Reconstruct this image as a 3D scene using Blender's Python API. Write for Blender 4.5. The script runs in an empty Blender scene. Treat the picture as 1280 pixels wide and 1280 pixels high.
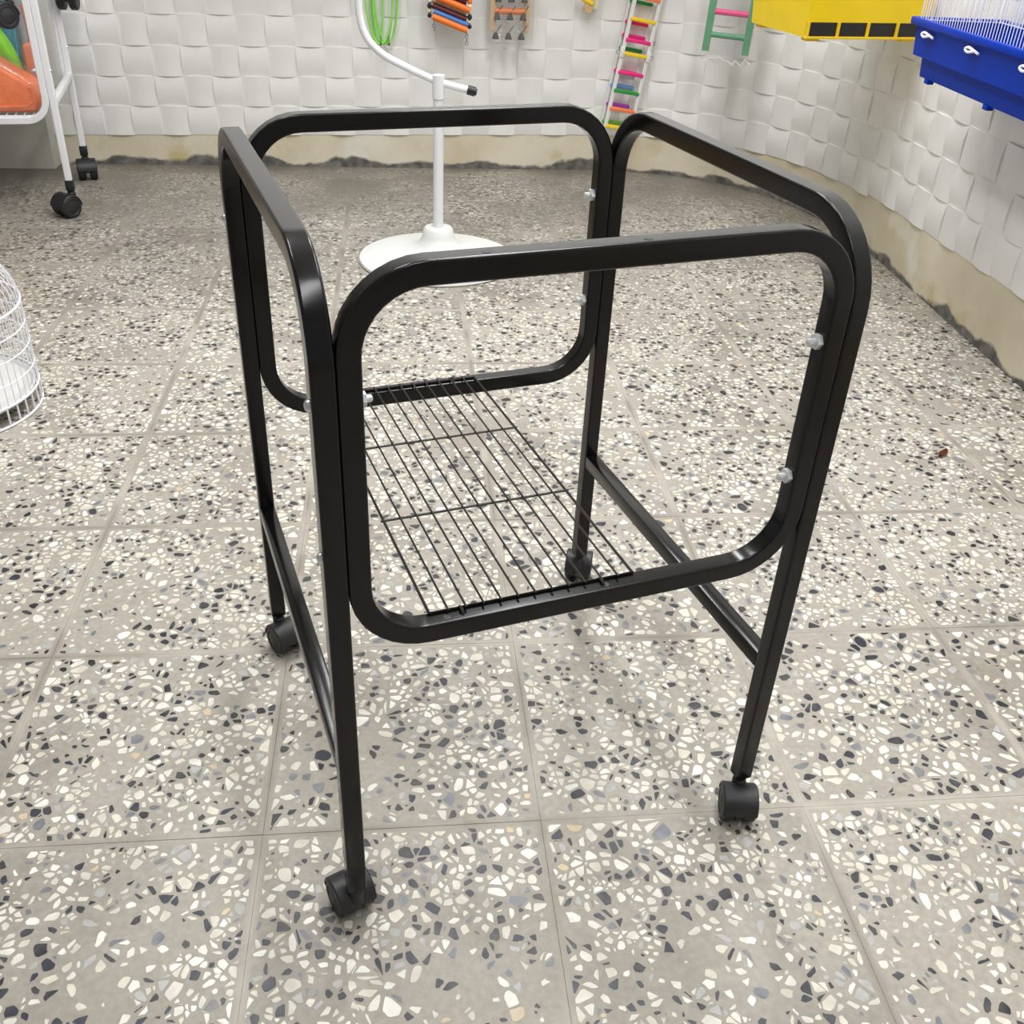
import bpy, bmesh, math, random
from mathutils import Vector, Matrix
import numpy as np

random.seed(7)
SC = bpy.context.scene
COL = SC.collection

# ------------------------------------------------------------------ camera
F_PX, CAM_H, PITCH, ROLL = 1232.53, 0.972, 0.5757, 0.0500
cd = bpy.data.cameras.new('camera'); cam = bpy.data.objects.new('camera', cd); COL.objects.link(cam)
cd.sensor_width = 36.0; cd.sensor_height = 36.0; cd.lens = F_PX / 1280 * 36.0; cd.clip_start = 0.02
_F = Vector((0, math.cos(PITCH), -math.sin(PITCH))); _R = Vector((1, 0, 0)); _U = _R.cross(_F)
_R2 = math.cos(ROLL) * _R + math.sin(ROLL) * _U; _U2 = -math.sin(ROLL) * _R + math.cos(ROLL) * _U
M = Matrix((( _R2.x, _U2.x, -_F.x, 0), (_R2.y, _U2.y, -_F.y, 0), (_R2.z, _U2.z, -_F.z, CAM_H), (0, 0, 0, 1)))
cam.matrix_world = M
SC.camera = cam

# ------------------------------------------------------------------ world and lamps
W_ = bpy.data.worlds.new('room_air'); SC.world = W_; W_.use_nodes = True
W_.node_tree.nodes['Background'].inputs[0].default_value = (0.96, 0.98, 1.0, 1)
W_.node_tree.nodes['Background'].inputs[1].default_value = 0.30
def area(name, loc, sx, sy, power, color=(0.99, 0.992, 1.0), rot=(0, 0, 0)):
    d = bpy.data.lights.new(name, 'AREA'); d.shape = 'RECTANGLE'; d.size = sx; d.size_y = sy
    d.energy = power; d.color = color
    o = bpy.data.objects.new(name, d); COL.objects.link(o); o.location = loc; o.rotation_euler = rot
    return o
area('ceiling_lamp', (-0.75, 1.75, 2.72), 0.25, 1.3, 29)
area('ceiling_lamp', (0.60, 1.45, 2.72), 0.25, 1.3, 29)
area('ceiling_lamp', (0.10, 2.75, 2.72), 0.25, 1.1, 33)
area('ceiling_lamp', (0.45, -0.25, 2.72), 0.25, 1.2, 17)
SC.view_settings.view_transform = 'Standard'
SC.view_settings.look = 'None'
SC.view_settings.exposure = 0.10
SC.view_settings.gamma = 1.0
SC.view_settings.use_curve_mapping = False

# ------------------------------------------------------------------ materials
def srgb(r, g, b):
    f = lambda c: (c / 255 / 12.92) if c / 255 <= 0.04045 else ((c / 255 + 0.055) / 1.055) ** 2.4
    return (f(r), f(g), f(b), 1)
def mat(name, col, rough=0.5, metal=0.0, spec=0.5, noise=0.0, nscale=20, coat=0.0, bump=0.0, bscale=200, alpha=1.0, trans=0.0, rand=0.0):
    m = bpy.data.materials.new(name); m.use_nodes = True
    nt = m.node_tree; b = nt.nodes['Principled BSDF']
    b.inputs['Base Color'].default_value = col; b.inputs['Roughness'].default_value = rough
    b.inputs['Metallic'].default_value = metal; b.inputs['Specular IOR Level'].default_value = spec
    b.inputs['Coat Weight'].default_value = coat; b.inputs['Coat Roughness'].default_value = 0.08
    b.inputs['Alpha'].default_value = alpha; b.inputs['Transmission Weight'].default_value = trans
    tc = nt.nodes.new('ShaderNodeTexCoord')
    src = None
    if noise > 0:
        n = nt.nodes.new('ShaderNodeTexNoise'); n.inputs['Scale'].default_value = nscale; n.inputs['Detail'].default_value = 5
        nt.links.new(tc.outputs['Object'], n.inputs['Vector'])
        mr = nt.nodes.new('ShaderNodeMapRange'); mr.inputs['From Min'].default_value = 0.3; mr.inputs['From Max'].default_value = 0.7
        mr.inputs['To Min'].default_value = 1 - noise; mr.inputs['To Max'].default_value = 1 + noise
        nt.links.new(n.outputs['Fac'], mr.inputs['Value']); src = mr.outputs['Result']
    if rand > 0:
        oi = nt.nodes.new('ShaderNodeObjectInfo'); mr = nt.nodes.new('ShaderNodeMapRange')
        mr.inputs['To Min'].default_value = 1 - rand; mr.inputs['To Max'].default_value = 1 + rand
        nt.links.new(oi.outputs['Random'], mr.inputs['Value'])
        if src:
            mm = nt.nodes.new('ShaderNodeMath'); mm.operation = 'MULTIPLY'
            nt.links.new(src, mm.inputs[0]); nt.links.new(mr.outputs['Result'], mm.inputs[1]); src = mm.outputs[0]
        else: src = mr.outputs['Result']
    if src:
        hv = nt.nodes.new('ShaderNodeHueSaturation'); hv.inputs['Color'].default_value = col
        nt.links.new(src, hv.inputs['Value']); nt.links.new(hv.outputs['Color'], b.inputs['Base Color'])
    if bump > 0:
        n2 = nt.nodes.new('ShaderNodeTexNoise'); n2.inputs['Scale'].default_value = bscale; n2.inputs['Detail'].default_value = 3
        nt.links.new(tc.outputs['Object'], n2.inputs['Vector'])
        bp = nt.nodes.new('ShaderNodeBump'); bp.inputs['Strength'].default_value = bump; bp.inputs['Distance'].default_value = 0.002
        nt.links.new(n2.outputs['Fac'], bp.inputs['Height']); nt.links.new(bp.outputs['Normal'], b.inputs['Normal'])
    return m
MT = {}
MT['black'] = mat('black_gloss_paint', srgb(11, 11, 12), 0.19, spec=0.36, noise=0.15, nscale=30, bump=0.04, bscale=60)
MT['wire_black'] = mat('dark_wire', srgb(40, 36, 33), 0.45, 0.3)
MT['black_plastic'] = mat('black_plastic', srgb(30, 30, 33), 0.48, noise=0.15)
MT['steel'] = mat('zinc_steel', srgb(205, 207, 210), 0.25, 1.0)
MT['zinc'] = mat('bright_zinc', srgb(222, 224, 226), 0.45, 0.55)
MT['dull_steel'] = mat('dull_steel', srgb(120, 118, 115), 0.4, 0.9)
MT['white_paint'] = mat('white_gloss_paint', srgb(228, 229, 232), 0.3, noise=0.02)
MT['white_plastic'] = mat('white_plastic', srgb(224, 225, 222), 0.4, noise=0.02)
MT['white_wire'] = mat('white_wire', srgb(236, 236, 242), 0.35)
MT['foam'] = mat('white_foam_panel', srgb(234, 233, 230), 0.42, noise=0.03, nscale=9, rand=0.025, bump=0.05, bscale=900)
MT['grey_plaster'] = mat('grey_plaster', srgb(190, 187, 178), 0.85, noise=0.10, nscale=5, bump=0.2, bscale=60)
MT['ceiling'] = mat('ceiling_paint', srgb(225, 224, 220), 0.9)
MT['yellow'] = mat('yellow_plastic', srgb(240, 206, 8), 0.35, noise=0.03)
MT['yellow_grille'] = mat('yellow_rib_plastic', srgb(236, 196, 20), 0.4)
MT['black_grille'] = mat('black_tray', srgb(28, 26, 26), 0.5)
MT['blue'] = mat('blue_plastic', srgb(0, 54, 172), 0.42, spec=0.12, noise=0.05)
MT['orange'] = mat('orange_plastic', srgb(250, 122, 48), 0.4, noise=0.05)
MT['green_bag'] = mat('green_plastic', srgb(126, 200, 45), 0.35, noise=0.15)
MT['teal'] = mat('teal_plastic', srgb(92, 150, 168), 0.4, noise=0.12)
MT['salmon'] = mat('salmon_plastic', srgb(222, 140, 118), 0.4, noise=0.1)
MT['cardboard'] = mat('cardboard', srgb(176, 140, 84), 0.85, noise=0.08)
MT['green_hoop'] = mat('lime_plastic', srgb(146, 226, 92), 0.35)
MT['green_wood'] = mat('green_painted_wood', srgb(72, 150, 104), 0.5, noise=0.08)
MT['wood'] = mat('pale_wood', srgb(214, 182, 138), 0.6, noise=0.12, nscale=60)
MT['leaf'] = mat('dry_leaf', srgb(120, 72, 40), 0.7, noise=0.3, nscale=90)
for n, c in dict(pink=(238, 40, 130), red=(226, 38, 66), c_orange=(246, 130, 82), c_yellow=(240, 206, 40), c_green=(36, 150, 62), lime=(110, 180, 30),
                 lblue=(110, 160, 225), purple=(176, 66, 190), bead_blue=(60, 120, 190), maroon=(92, 28, 34), bead_orange=(240, 122, 30), cream=(236, 232, 190)).items():
    MT[n] = mat('painted_' + n, srgb(*c), 0.42)
# thin clear wrapping film
def film_mat(name, tint, strength):
    m = bpy.data.materials.new(name); m.use_nodes = True; nt = m.node_tree
    out = nt.nodes['Material Output']; nt.nodes.remove(nt.nodes['Principled BSDF'])
    tr = nt.nodes.new('ShaderNodeBsdfTransparent'); tr.inputs[0].default_value = (0.97, 0.97, 0.97, 1)
    df = nt.nodes.new('ShaderNodeBsdfDiffuse'); df.inputs[0].default_value = tint
    gl = nt.nodes.new('ShaderNodeBsdfGlossy'); gl.inputs['Roughness'].default_value = 0.12
    tc = nt.nodes.new('ShaderNodeTexCoord'); nz = nt.nodes.new('ShaderNodeTexNoise'); nz.inputs['Scale'].default_value = 28; nz.inputs['Detail'].default_value = 3
    nt.links.new(tc.outputs['Object'], nz.inputs['Vector'])
    bp = nt.nodes.new('ShaderNodeBump'); bp.inputs['Strength'].default_value = 0.9; bp.inputs['Distance'].default_value = 0.01
    nt.links.new(nz.outputs['Fac'], bp.inputs['Height']); nt.links.new(bp.outputs['Normal'], gl.inputs['Normal'])
    m1 = nt.nodes.new('ShaderNodeMixShader'); m1.inputs[0].default_value = strength
    nt.links.new(tr.outputs[0], m1.inputs[1]); nt.links.new(df.outputs[0], m1.inputs[2])
    m2 = nt.nodes.new('ShaderNodeMixShader'); m2.inputs[0].default_value = 0.10
    nt.links.new(m1.outputs[0], m2.inputs[1]); nt.links.new(gl.outputs[0], m2.inputs[2]); nt.links.new(m2.outputs[0], out.inputs[0])
    return m
MT['film'] = film_mat('clear_film', (0.8, 0.8, 0.8, 1), 0.05)
MT['film_milky'] = film_mat('milky_film', (0.78, 0.76, 0.75, 1), 0.34)

# trodden-in grime and painted shade along the foot of the back wall and a thin patchy cement film over the stone
def add_grime_and_shade(m, film):
    nt = m.node_tree; b = nt.nodes['Principled BSDF']; old = b.inputs['Base Color'].links[0].from_socket
    ge = nt.nodes.new('ShaderNodeNewGeometry')
    def noise(sc, de):
        n = nt.nodes.new('ShaderNodeTexNoise'); n.inputs['Scale'].default_value = sc; n.inputs['Detail'].default_value = de
        nt.links.new(ge.outputs['Position'], n.inputs['Vector']); return n.outputs['Fac']
    def rng_(v, a, b_, c, d):
        r = nt.nodes.new('ShaderNodeMapRange'); r.inputs['From Min'].default_value = a; r.inputs['From Max'].default_value = b_
        r.inputs['To Min'].default_value = c; r.inputs['To Max'].default_value = d; nt.links.new(v, r.inputs['Value']); return r.outputs['Result']
    def math_(op, a, b_):
        x = nt.nodes.new('ShaderNodeMath'); x.operation = op; x.use_clamp = True
        for k, v in ((0, a), (1, b_)):
            if isinstance(v, float): x.inputs[k].default_value = v
            else: nt.links.new(v, x.inputs[k])
        return x.outputs[0]
    def mix(f, a, col):
        x = nt.nodes.new('ShaderNodeMix'); x.data_type = 'RGBA'; nt.links.new(f, x.inputs[0]); nt.links.new(a, x.inputs[6]); x.inputs[7].default_value = col; return x.outputs[2]
    c = old
    if film: c = mix(rng_(noise(38, 4), 0.42, 0.72, 0.0, film), c, srgb(166, 160, 149))
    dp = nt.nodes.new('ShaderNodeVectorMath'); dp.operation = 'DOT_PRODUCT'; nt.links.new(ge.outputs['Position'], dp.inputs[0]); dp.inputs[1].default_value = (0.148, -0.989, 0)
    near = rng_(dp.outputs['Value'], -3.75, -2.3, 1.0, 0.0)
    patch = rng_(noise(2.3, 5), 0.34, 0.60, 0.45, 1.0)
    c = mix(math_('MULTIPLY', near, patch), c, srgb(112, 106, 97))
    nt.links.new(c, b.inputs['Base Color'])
# chips of stone in the terrazzo
CHIPS = [mat('chip_' + n, srgb(*c), 0.4, noise=v, nscale=60, rand=0.04) for n, c, v in [
    ('cream', (218, 214, 201), 0.08), ('white', (229, 227, 218), 0.07), ('ivory', (210, 205, 190), 0.10), ('slate', (40, 43, 54), 0.2),
    ('charcoal', (30, 31, 38), 0.2), ('grey', (112, 115, 122), 0.25), ('pale_grey', (172, 172, 170), 0.15), ('tan', (204, 184, 150), 0.12)]]
def cement_mat(name, col, dirt):
    m = bpy.data.materials.new(name); m.use_nodes = True; nt = m.node_tree; b = nt.nodes['Principled BSDF']
    ge = nt.nodes.new('ShaderNodeNewGeometry')
    n1 = nt.nodes.new('ShaderNodeTexNoise'); n1.inputs['Scale'].default_value = 3.2; n1.inputs['Detail'].default_value = 6; n1.inputs['Roughness'].default_value = 0.62
    n2 = nt.nodes.new('ShaderNodeTexNoise'); n2.inputs['Scale'].default_value = 120; n2.inputs['Detail'].default_value = 4
    nt.links.new(ge.outputs['Position'], n1.inputs['Vector']); nt.links.new(ge.outputs['Position'], n2.inputs['Vector'])
    r1 = nt.nodes.new('ShaderNodeValToRGB'); r1.color_ramp.elements[0].position = 0.30; r1.color_ramp.elements[0].color = dirt
    r1.color_ramp.elements[1].position = 0.52; r1.color_ramp.elements[1].color = col
    nt.links.new(n1.outputs['Fac'], r1.inputs['Fac'])
    mr = nt.nodes.new('ShaderNodeMapRange'); mr.inputs['From Min'].default_value = 0.3; mr.inputs['From Max'].default_value = 0.7
    mr.inputs['To Min'].default_value = 0.88; mr.inputs['To Max'].default_value = 1.10
    nt.links.new(n2.outputs['Fac'], mr.inputs['Value'])
    oi = nt.nodes.new('ShaderNodeObjectInfo'); mr2 = nt.nodes.new('ShaderNodeMapRange'); mr2.inputs['To Min'].default_value = 0.94; mr2.inputs['To Max'].default_value = 1.06
    nt.links.new(oi.outputs['Random'], mr2.inputs['Value'])
    mu = nt.nodes.new('ShaderNodeMath'); mu.operation = 'MULTIPLY'; nt.links.new(mr.outputs[0], mu.inputs[0]); nt.links.new(mr2.outputs[0], mu.inputs[1])
    hv = nt.nodes.new('ShaderNodeHueSaturation'); nt.links.new(r1.outputs['Color'], hv.inputs['Color']); nt.links.new(mu.outputs[0], hv.inputs['Value'])
    tc = nt.nodes.new('ShaderNodeTexCoord'); ab = nt.nodes.new('ShaderNodeVectorMath'); ab.operation = 'ABSOLUTE'; nt.links.new(tc.outputs['Object'], ab.inputs[0])
    sx = nt.nodes.new('ShaderNodeSeparateXYZ'); nt.links.new(ab.outputs[0], sx.inputs[0])
    mx = nt.nodes.new('ShaderNodeMath'); mx.operation = 'MAXIMUM'; nt.links.new(sx.outputs[0], mx.inputs[0]); nt.links.new(sx.outputs[1], mx.inputs[1])
    ed = nt.nodes.new('ShaderNodeMapRange'); ed.inputs['From Min'].default_value = 0.1570; ed.inputs['From Max'].default_value = 0.1655; nt.links.new(mx.outputs[0], ed.inputs['Value'])
    n3 = nt.nodes.new('ShaderNodeTexNoise'); n3.inputs['Scale'].default_value = 5.5; n3.inputs['Detail'].default_value = 6; nt.links.new(ge.outputs['Position'], n3.inputs['Vector'])
    r3 = nt.nodes.new('ShaderNodeValToRGB'); r3.color_ramp.elements[0].position = 0.40; r3.color_ramp.elements[0].color = srgb(134, 127, 116)
    r3.color_ramp.elements[1].position = 0.60; r3.color_ramp.elements[1].color = srgb(184, 178, 167); nt.links.new(n3.outputs['Fac'], r3.inputs['Fac'])
    fm = nt.nodes.new('ShaderNodeMath'); fm.operation = 'MULTIPLY'; fm.inputs[1].default_value = 0.75 if name.startswith('terrazzo') else 0.0; nt.links.new(ed.outputs[0], fm.inputs[0])
    me_ = nt.nodes.new('ShaderNodeMix'); me_.data_type = 'RGBA'; nt.links.new(fm.outputs[0], me_.inputs[0]); nt.links.new(hv.outputs['Color'], me_.inputs[6]); nt.links.new(r3.outputs['Color'], me_.inputs[7])
    nt.links.new(me_.outputs[2], b.inputs['Base Color']); b.inputs['Roughness'].default_value = 0.5
    return m
for _k, _m in enumerate(CHIPS): add_grime_and_shade(_m, 0.16 if _k in (3, 4) else 0.42)
MT['cement'] = cement_mat('terrazzo_cement', srgb(164, 158, 147), srgb(138, 131, 120)); add_grime_and_shade(MT['cement'], 0)
MT['grout'] = cement_mat('joint_cement', srgb(170, 164, 153), srgb(132, 125, 114)); add_grime_and_shade(MT['grout'], 0)
# plaster foot of the wall: beige paint, damp stains, bare mortar at the floor
def skirt_mat():
    m = bpy.data.materials.new('stained_plaster'); m.use_nodes = True; nt = m.node_tree; b = nt.nodes['Principled BSDF']
    ge = nt.nodes.new('ShaderNodeNewGeometry'); sp = nt.nodes.new('ShaderNodeSeparateXYZ'); nt.links.new(ge.outputs['Position'], sp.inputs[0])
    def noise(scale, detail=5):
        n = nt.nodes.new('ShaderNodeTexNoise'); n.inputs['Scale'].default_value = scale; n.inputs['Detail'].default_value = detail
        nt.links.new(ge.outputs['Position'], n.inputs['Vector']); return n.outputs['Fac']
    def ramp(v, p0, c0, p1, c1):
        r = nt.nodes.new('ShaderNodeValToRGB'); e = r.color_ramp.elements; e[0].position = p0; e[0].color = c0; e[1].position = p1; e[1].color = c1
        nt.links.new(v, r.inputs['Fac']); return r.outputs['Color']
    def mix(f, a, c):
        x = nt.nodes.new('ShaderNodeMix'); x.data_type = 'RGBA'; nt.links.new(f, x.inputs[0])
        for s, k in ((a, 6), (c, 7)):
            if isinstance(s, tuple): x.inputs[k].default_value = s
            else: nt.links.new(s, x.inputs[k])
        return x.outputs[2]
    base = ramp(noise(4.0), 0.35, srgb(206, 195, 168), 0.65, srgb(222, 214, 194))
    stain = ramp(noise(6.5, 6), 0.56, (0, 0, 0, 1), 0.68, (1, 1, 1, 1))
    c1 = mix(stain, base, srgb(196, 184, 136))
    white = ramp(noise(2.6, 4), 0.60, (0, 0, 0, 1), 0.66, (1, 1, 1, 1))
    c2 = mix(white, c1, srgb(222, 220, 208))
    # mortar band: rises and falls along the floor line
    a = nt.nodes.new('ShaderNodeMath'); a.operation = 'MULTIPLY_ADD'; a.inputs[1].default_value = 0.16; a.inputs[2].default_value = -0.056
    nt.links.new(noise(4.2, 9), a.inputs[0])
    sb = nt.nodes.new('ShaderNodeMath'); sb.operation = 'SUBTRACT'; nt.links.new(a.outputs[0], sb.inputs[0]); nt.links.new(sp.outputs['Z'], sb.inputs[1])
    lt = nt.nodes.new('ShaderNodeMapRange'); lt.inputs['From Min'].default_value = -0.006; lt.inputs['From Max'].default_value = 0.004; nt.links.new(sb.outputs[0], lt.inputs['Value'])
    grey = ramp(noise(30, 5), 0.35, srgb(82, 80, 77), 0.7, srgb(132, 128, 121))
    c3 = mix(lt.outputs[0], c2, grey)
    nt.links.new(c3, b.inputs['Base Color']); b.inputs['Roughness'].default_value = 0.8
    bp = nt.nodes.new('ShaderNodeBump'); bp.inputs['Strength'].default_value = 0.4; bp.inputs['Distance'].default_value = 0.004
    nt.links.new(noise(45, 5), bp.inputs['Height']); nt.links.new(bp.outputs['Normal'], b.inputs['Normal'])
    return m
MT['skirt'] = skirt_mat()

# ------------------------------------------------------------------ helpers
def obj(name, bm_or_me, m=None, parent=None, smooth=False, loc=None, rotz=None):
    if isinstance(bm_or_me, bmesh.types.BMesh):
        me = bpy.data.meshes.new(name); bmesh.ops.recalc_face_normals(bm_or_me, faces=bm_or_me.faces[:]); bm_or_me.to_mesh(me); bm_or_me.free()
        if smooth:
            for p in me.polygons: p.use_smooth = True
            try: me.set_sharp_from_angle(angle=math.radians(38))
            except Exception: pass
        if m is not None:
            for mm in (m if isinstance(m, list) else [m]): me.materials.append(mm)
    else: me = bm_or_me
    o = bpy.data.objects.new(name, me); COL.objects.link(o)
    if parent: o.parent = parent
    if loc is not None: o.location = loc
    if rotz is not None: o.rotation_euler.z = rotz
    return o
def crisp(o):
    w = o.modifiers.new('weighted_normals', 'WEIGHTED_NORMAL'); w.keep_sharp = True; w.weight = 80
    return o
def tag(o, label=None, cat=None, group=None, kind=None):
    if label: o['label'] = label
    if cat: o['category'] = cat
    if group: o['group'] = group
    if kind: o['kind'] = kind
    return o
def thing(name, label, cat, loc=(0, 0, 0), rotz=0, group=None):
    o = bpy.data.objects.new(name, None); COL.objects.link(o); o.location = loc; o.rotation_euler.z = rotz
    o.empty_display_size = 0.05
    return tag(o, label, cat, group)
def copy_tree(o, parent=None):
    c = o.copy(); COL.objects.link(c); c.parent = parent
    for ch in list(o.children): copy_tree(ch, c)
    return c
def box(bm, c, s, rot=None, bev=0.0):
    r = bmesh.ops.create_cube(bm, size=1.0)
    vs = r['verts']
    mt = Matrix.Translation(Vector(c)) @ (rot.to_4x4() if rot else Matrix.Identity(4)) @ Matrix.Diagonal((s[0], s[1], s[2], 1))
    bmesh.ops.transform(bm, matrix=mt, verts=vs)
    if bev > 0:
        es = list({e for v in vs for e in v.link_edges})
        bmesh.ops.bevel(bm, geom=es, offset=bev, segments=2, affect='EDGES', profile=0.5)
def prof_sq(w, h, r, n=3):
    pts = []
    for cx, cy, a0 in ((w / 2 - r, h / 2 - r, 0), (-w / 2 + r, h / 2 - r, 90), (-w / 2 + r, -h / 2 + r, 180), (w / 2 - r, -h / 2 + r, 270)):
        for k in range(n + 1):
            a = math.radians(a0 + 90 * k / n); pts.append((cx + r * math.cos(a), cy + r * math.sin(a)))
    return pts
def prof_round(r, n=10): return [(r * math.cos(2 * math.pi * k / n), r * math.sin(2 * math.pi * k / n)) for k in range(n)]
def sweep(bm, path, prof, closed=False, up=None, caps=True):
    P = [Vector(p) for p in path]; n = len(P); rings = []
    prevn = None
    for i in range(n):
        if closed: t = (P[(i + 1) % n] - P[i - 1])
        else: t = P[min(i + 1, n - 1)] - P[max(i - 1, 0)]
        t.normalize()
        if up is not None: a = Vector(up)
        elif prevn is None: a = Vector((0, 0, 1)) if abs(t.z) < 0.9 else Vector((1, 0, 0))
        else: a = prevn
        a = (a - t * a.dot(t)).normalized(); prevn = a
        b = t.cross(a)
        sc = 1.0
        rings.append([bm.verts.new(P[i] + a * x * sc + b * y * sc) for x, y in prof])
    m = len(prof); R = n if closed else n - 1
    for i in range(R):
        r0, r1 = rings[i], rings[(i + 1) % n]
        for k in range(m): bm.faces.new((r0[k], r0[(k + 1) % m], r1[(k + 1) % m], r1[k]))
    if not closed and caps: bm.faces.new(rings[0][::-1]); bm.faces.new(rings[-1])
def arc(c, u, v, r, a0, a1, n=8):
    c, u, v = Vector(c), Vector(u), Vector(v)
    return [c + u * r * math.cos(math.radians(a0 + (a1 - a0) * k / n)) + v * r * math.sin(math.radians(a0 + (a1 - a0) * k / n)) for k in range(n + 1)]
def lathe(bm, prof, n=32, axis='z', origin=(0, 0, 0)):
    O = Vector(origin); rings = []
    for r, h in prof:
        ring = []
        for k in range(n):
            a = 2 * math.pi * k / n; x, y = r * math.cos(a), r * math.sin(a)
            p = (x, y, h) if axis == 'z' else ((h, x, y) if axis == 'x' else (x, h, y))
            ring.append(bm.verts.new(O + Vector(p)))
        rings.append(ring)
    for i in range(len(rings) - 1):
        for k in range(n): bm.faces.new((rings[i][k], rings[i][(k + 1) % n], rings[i + 1][(k + 1) % n], rings[i + 1][k]))
    bm.faces.new(rings[0][::-1]); bm.faces.new(rings[-1])
def mesh_of(fn):
    bm = bmesh.new(); fn(bm); return bm
def rod(bm, a, b, r, n=6): sweep(bm, [a, b], prof_round(r, n))

# ------------------------------------------------------------------ the room: wall line
A = Vector((-1.62, 3.715)); B = Vector((0.183, 3.985)); BD = (B - A).normalized()
RD = Vector((0.092, -1.0)).normalized()                      # right wall, towards the viewer
def back_pt(x): return A + BD * ((x - A.x) / BD.x)
P0 = back_pt(0.20); P2 = Vector((1.108, 3.0)); 
# corner control point
den = BD.x * (-RD.y) + RD.x * BD.y
tt = ((P2.x - A.x) * (-RD.y) + RD.x * (P2.y - A.y)) / den
P1 = A + BD * tt
path = []
L0 = back_pt(-3.3)
for k in range(18): path.append(L0 + (A - L0) * k / 18)
for k in range(18): path.append(A + (P0 - A) * k / 18)
for k in range(24):
    t = k / 24; path.append(P0 * (1 - t) ** 2 + P1 * 2 * t * (1 - t) + P2 * t * t)
for k in range(43): path.append(P2 + RD * (0.1 * k))
# arc length, zero at A
cum = [0.0]
for i in range(1, len(path)): cum.append(cum[-1] + (path[i] - path[i - 1]).length)
s0 = cum[18]; cum = [c - s0 for c in cum]
def at_s(s):
    for i in range(1, len(path)):
        if cum[i] >= s or i == len(path) - 1:
            f = (s - cum[i - 1]) / (cum[i] - cum[i - 1]); p = path[i - 1].lerp(path[i], f); d = (path[i] - path[i - 1]).normalized()
            return p, d
S_PIER = 0.0
S_SEAM = 0.075 + 0.1 * round((cum[18 + 18 + 24] - 0.24 - 0.075) / 0.1)   # joint between the back sheets and the right wall's sheets
WALL_H = 2.75
def wall_strip(name, sa, sb, m):
    bm = bmesh.new(); N = max(2, int((sb - sa) / 0.05)); prev = None
    for k in range(N + 1):
        p, d = at_s(sa + (sb - sa) * k / N); nrm = Vector((d.y, -d.x))     # into the room
        q = p - nrm * 0.12
        cur = [bm.verts.new((p.x, p.y, -0.02)), bm.verts.new((p.x, p.y, WALL_H)), bm.verts.new((q.x, q.y, WALL_H)), bm.verts.new((q.x, q.y, -0.02))]
        if prev:
            for j in range(4): bm.faces.new((prev[j], prev[(j + 1) % 4], cur[(j + 1) % 4], cur[j]))
        else: bm.faces.new(cur[::-1])
        prev = cur
    bm.faces.new(prev)
    return tag(obj(name, bm, m), kind='structure')
wall_back = wall_strip('wall_back', -1.0, S_SEAM, MT['skirt'])
wall_right = wall_strip('wall_right', S_SEAM, cum[-1] - 0.01, MT['skirt'])
wall_back['label'] = 'back wall with beige plaster foot under white woven-pattern sheets'
wall_right['label'] = 'right wall with damp-stained plaster foot under white woven-pattern sheets'

# left stretch of bare plaster standing a little proud
def pier():
    bm = bmesh.new(); a, d = at_s(-1.72); b, _ = at_s(-0.105); n = Vector((d.y, -d.x))
    pts = [a - n * 0.02, b - n * 0.02, b + n * 0.075, a + n * 0.075]
    lo = [bm.verts.new((p.x, p.y, -0.02)) for p in pts]; hi = [bm.verts.new((p.x, p.y, WALL_H)) for p in pts]
    for k in range(4): bm.faces.new((lo[k], lo[(k + 1) % 4], hi[(k + 1) % 4], hi[k]))
    bm.faces.new(lo[::-1]); bm.faces.new(hi)
    return bm
tag(obj('wall_left', pier(), MT['grey_plaster']), label='bare grey plaster pier behind the white cage stand', kind='structure')

# moulded squares of the foam sheets: over-and-under weave
SQ = 0.1
def square_mesh(kind):
    bm = bmesh.new(); n = 6; h = SQ / 2 + 0.0003
    top = []
    for k in range(n + 1):
        u = -1 + 2 * k / n; z = 0.0016 + 0.0062 * math.cos(u * math.pi / 2) ** 1.0
        top.append([(u * h, -h, z), (u * h, h, z)] if kind == 0 else [(-h, u * h, z), (h, u * h, z)])
    V = [[bm.verts.new(p) for p in r] for r in top]
    G = [[bm.verts.new((p[0], p[1], 0.0)) for p in r] for r in top]
    for k in range(n): bm.faces.new((V[k][0], V[k + 1][0], V[k + 1][1], V[k][1]))
    for j in (0, 1):
        for k in range(n): bm.faces.new((V[k][j], V[k + 1][j], G[k + 1][j], G[k][j]))
    for k in (0, n): bm.faces.new((V[k][0], V[k][1], G[k][1], G[k][0]))
    bmesh.ops.recalc_face_normals(bm, faces=bm.faces[:])
    me = bpy.data.meshes.new('panel_square'); bm.to_mesh(me); bm.free()
    for p in me.polygons: p.use_smooth = True
    me.set_sharp_from_angle(angle=math.radians(38)); me.materials.append(MT['foam'])
    return me
SQM = [square_mesh(0), square_mesh(1)]
def z_bottom(s):
    if s < S_SEAM: return 0.104 + 0.0155 * max(s, 0)
    return 0.160 + 0.022 * (s - S_SEAM)
cols = []
s = 0.075 - 0.2
while s < cum[-1] - 0.15: cols.append(s); s += SQ
rest = {0: bmesh.new(), 1: bmesh.new()}
cnt = 0
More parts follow.
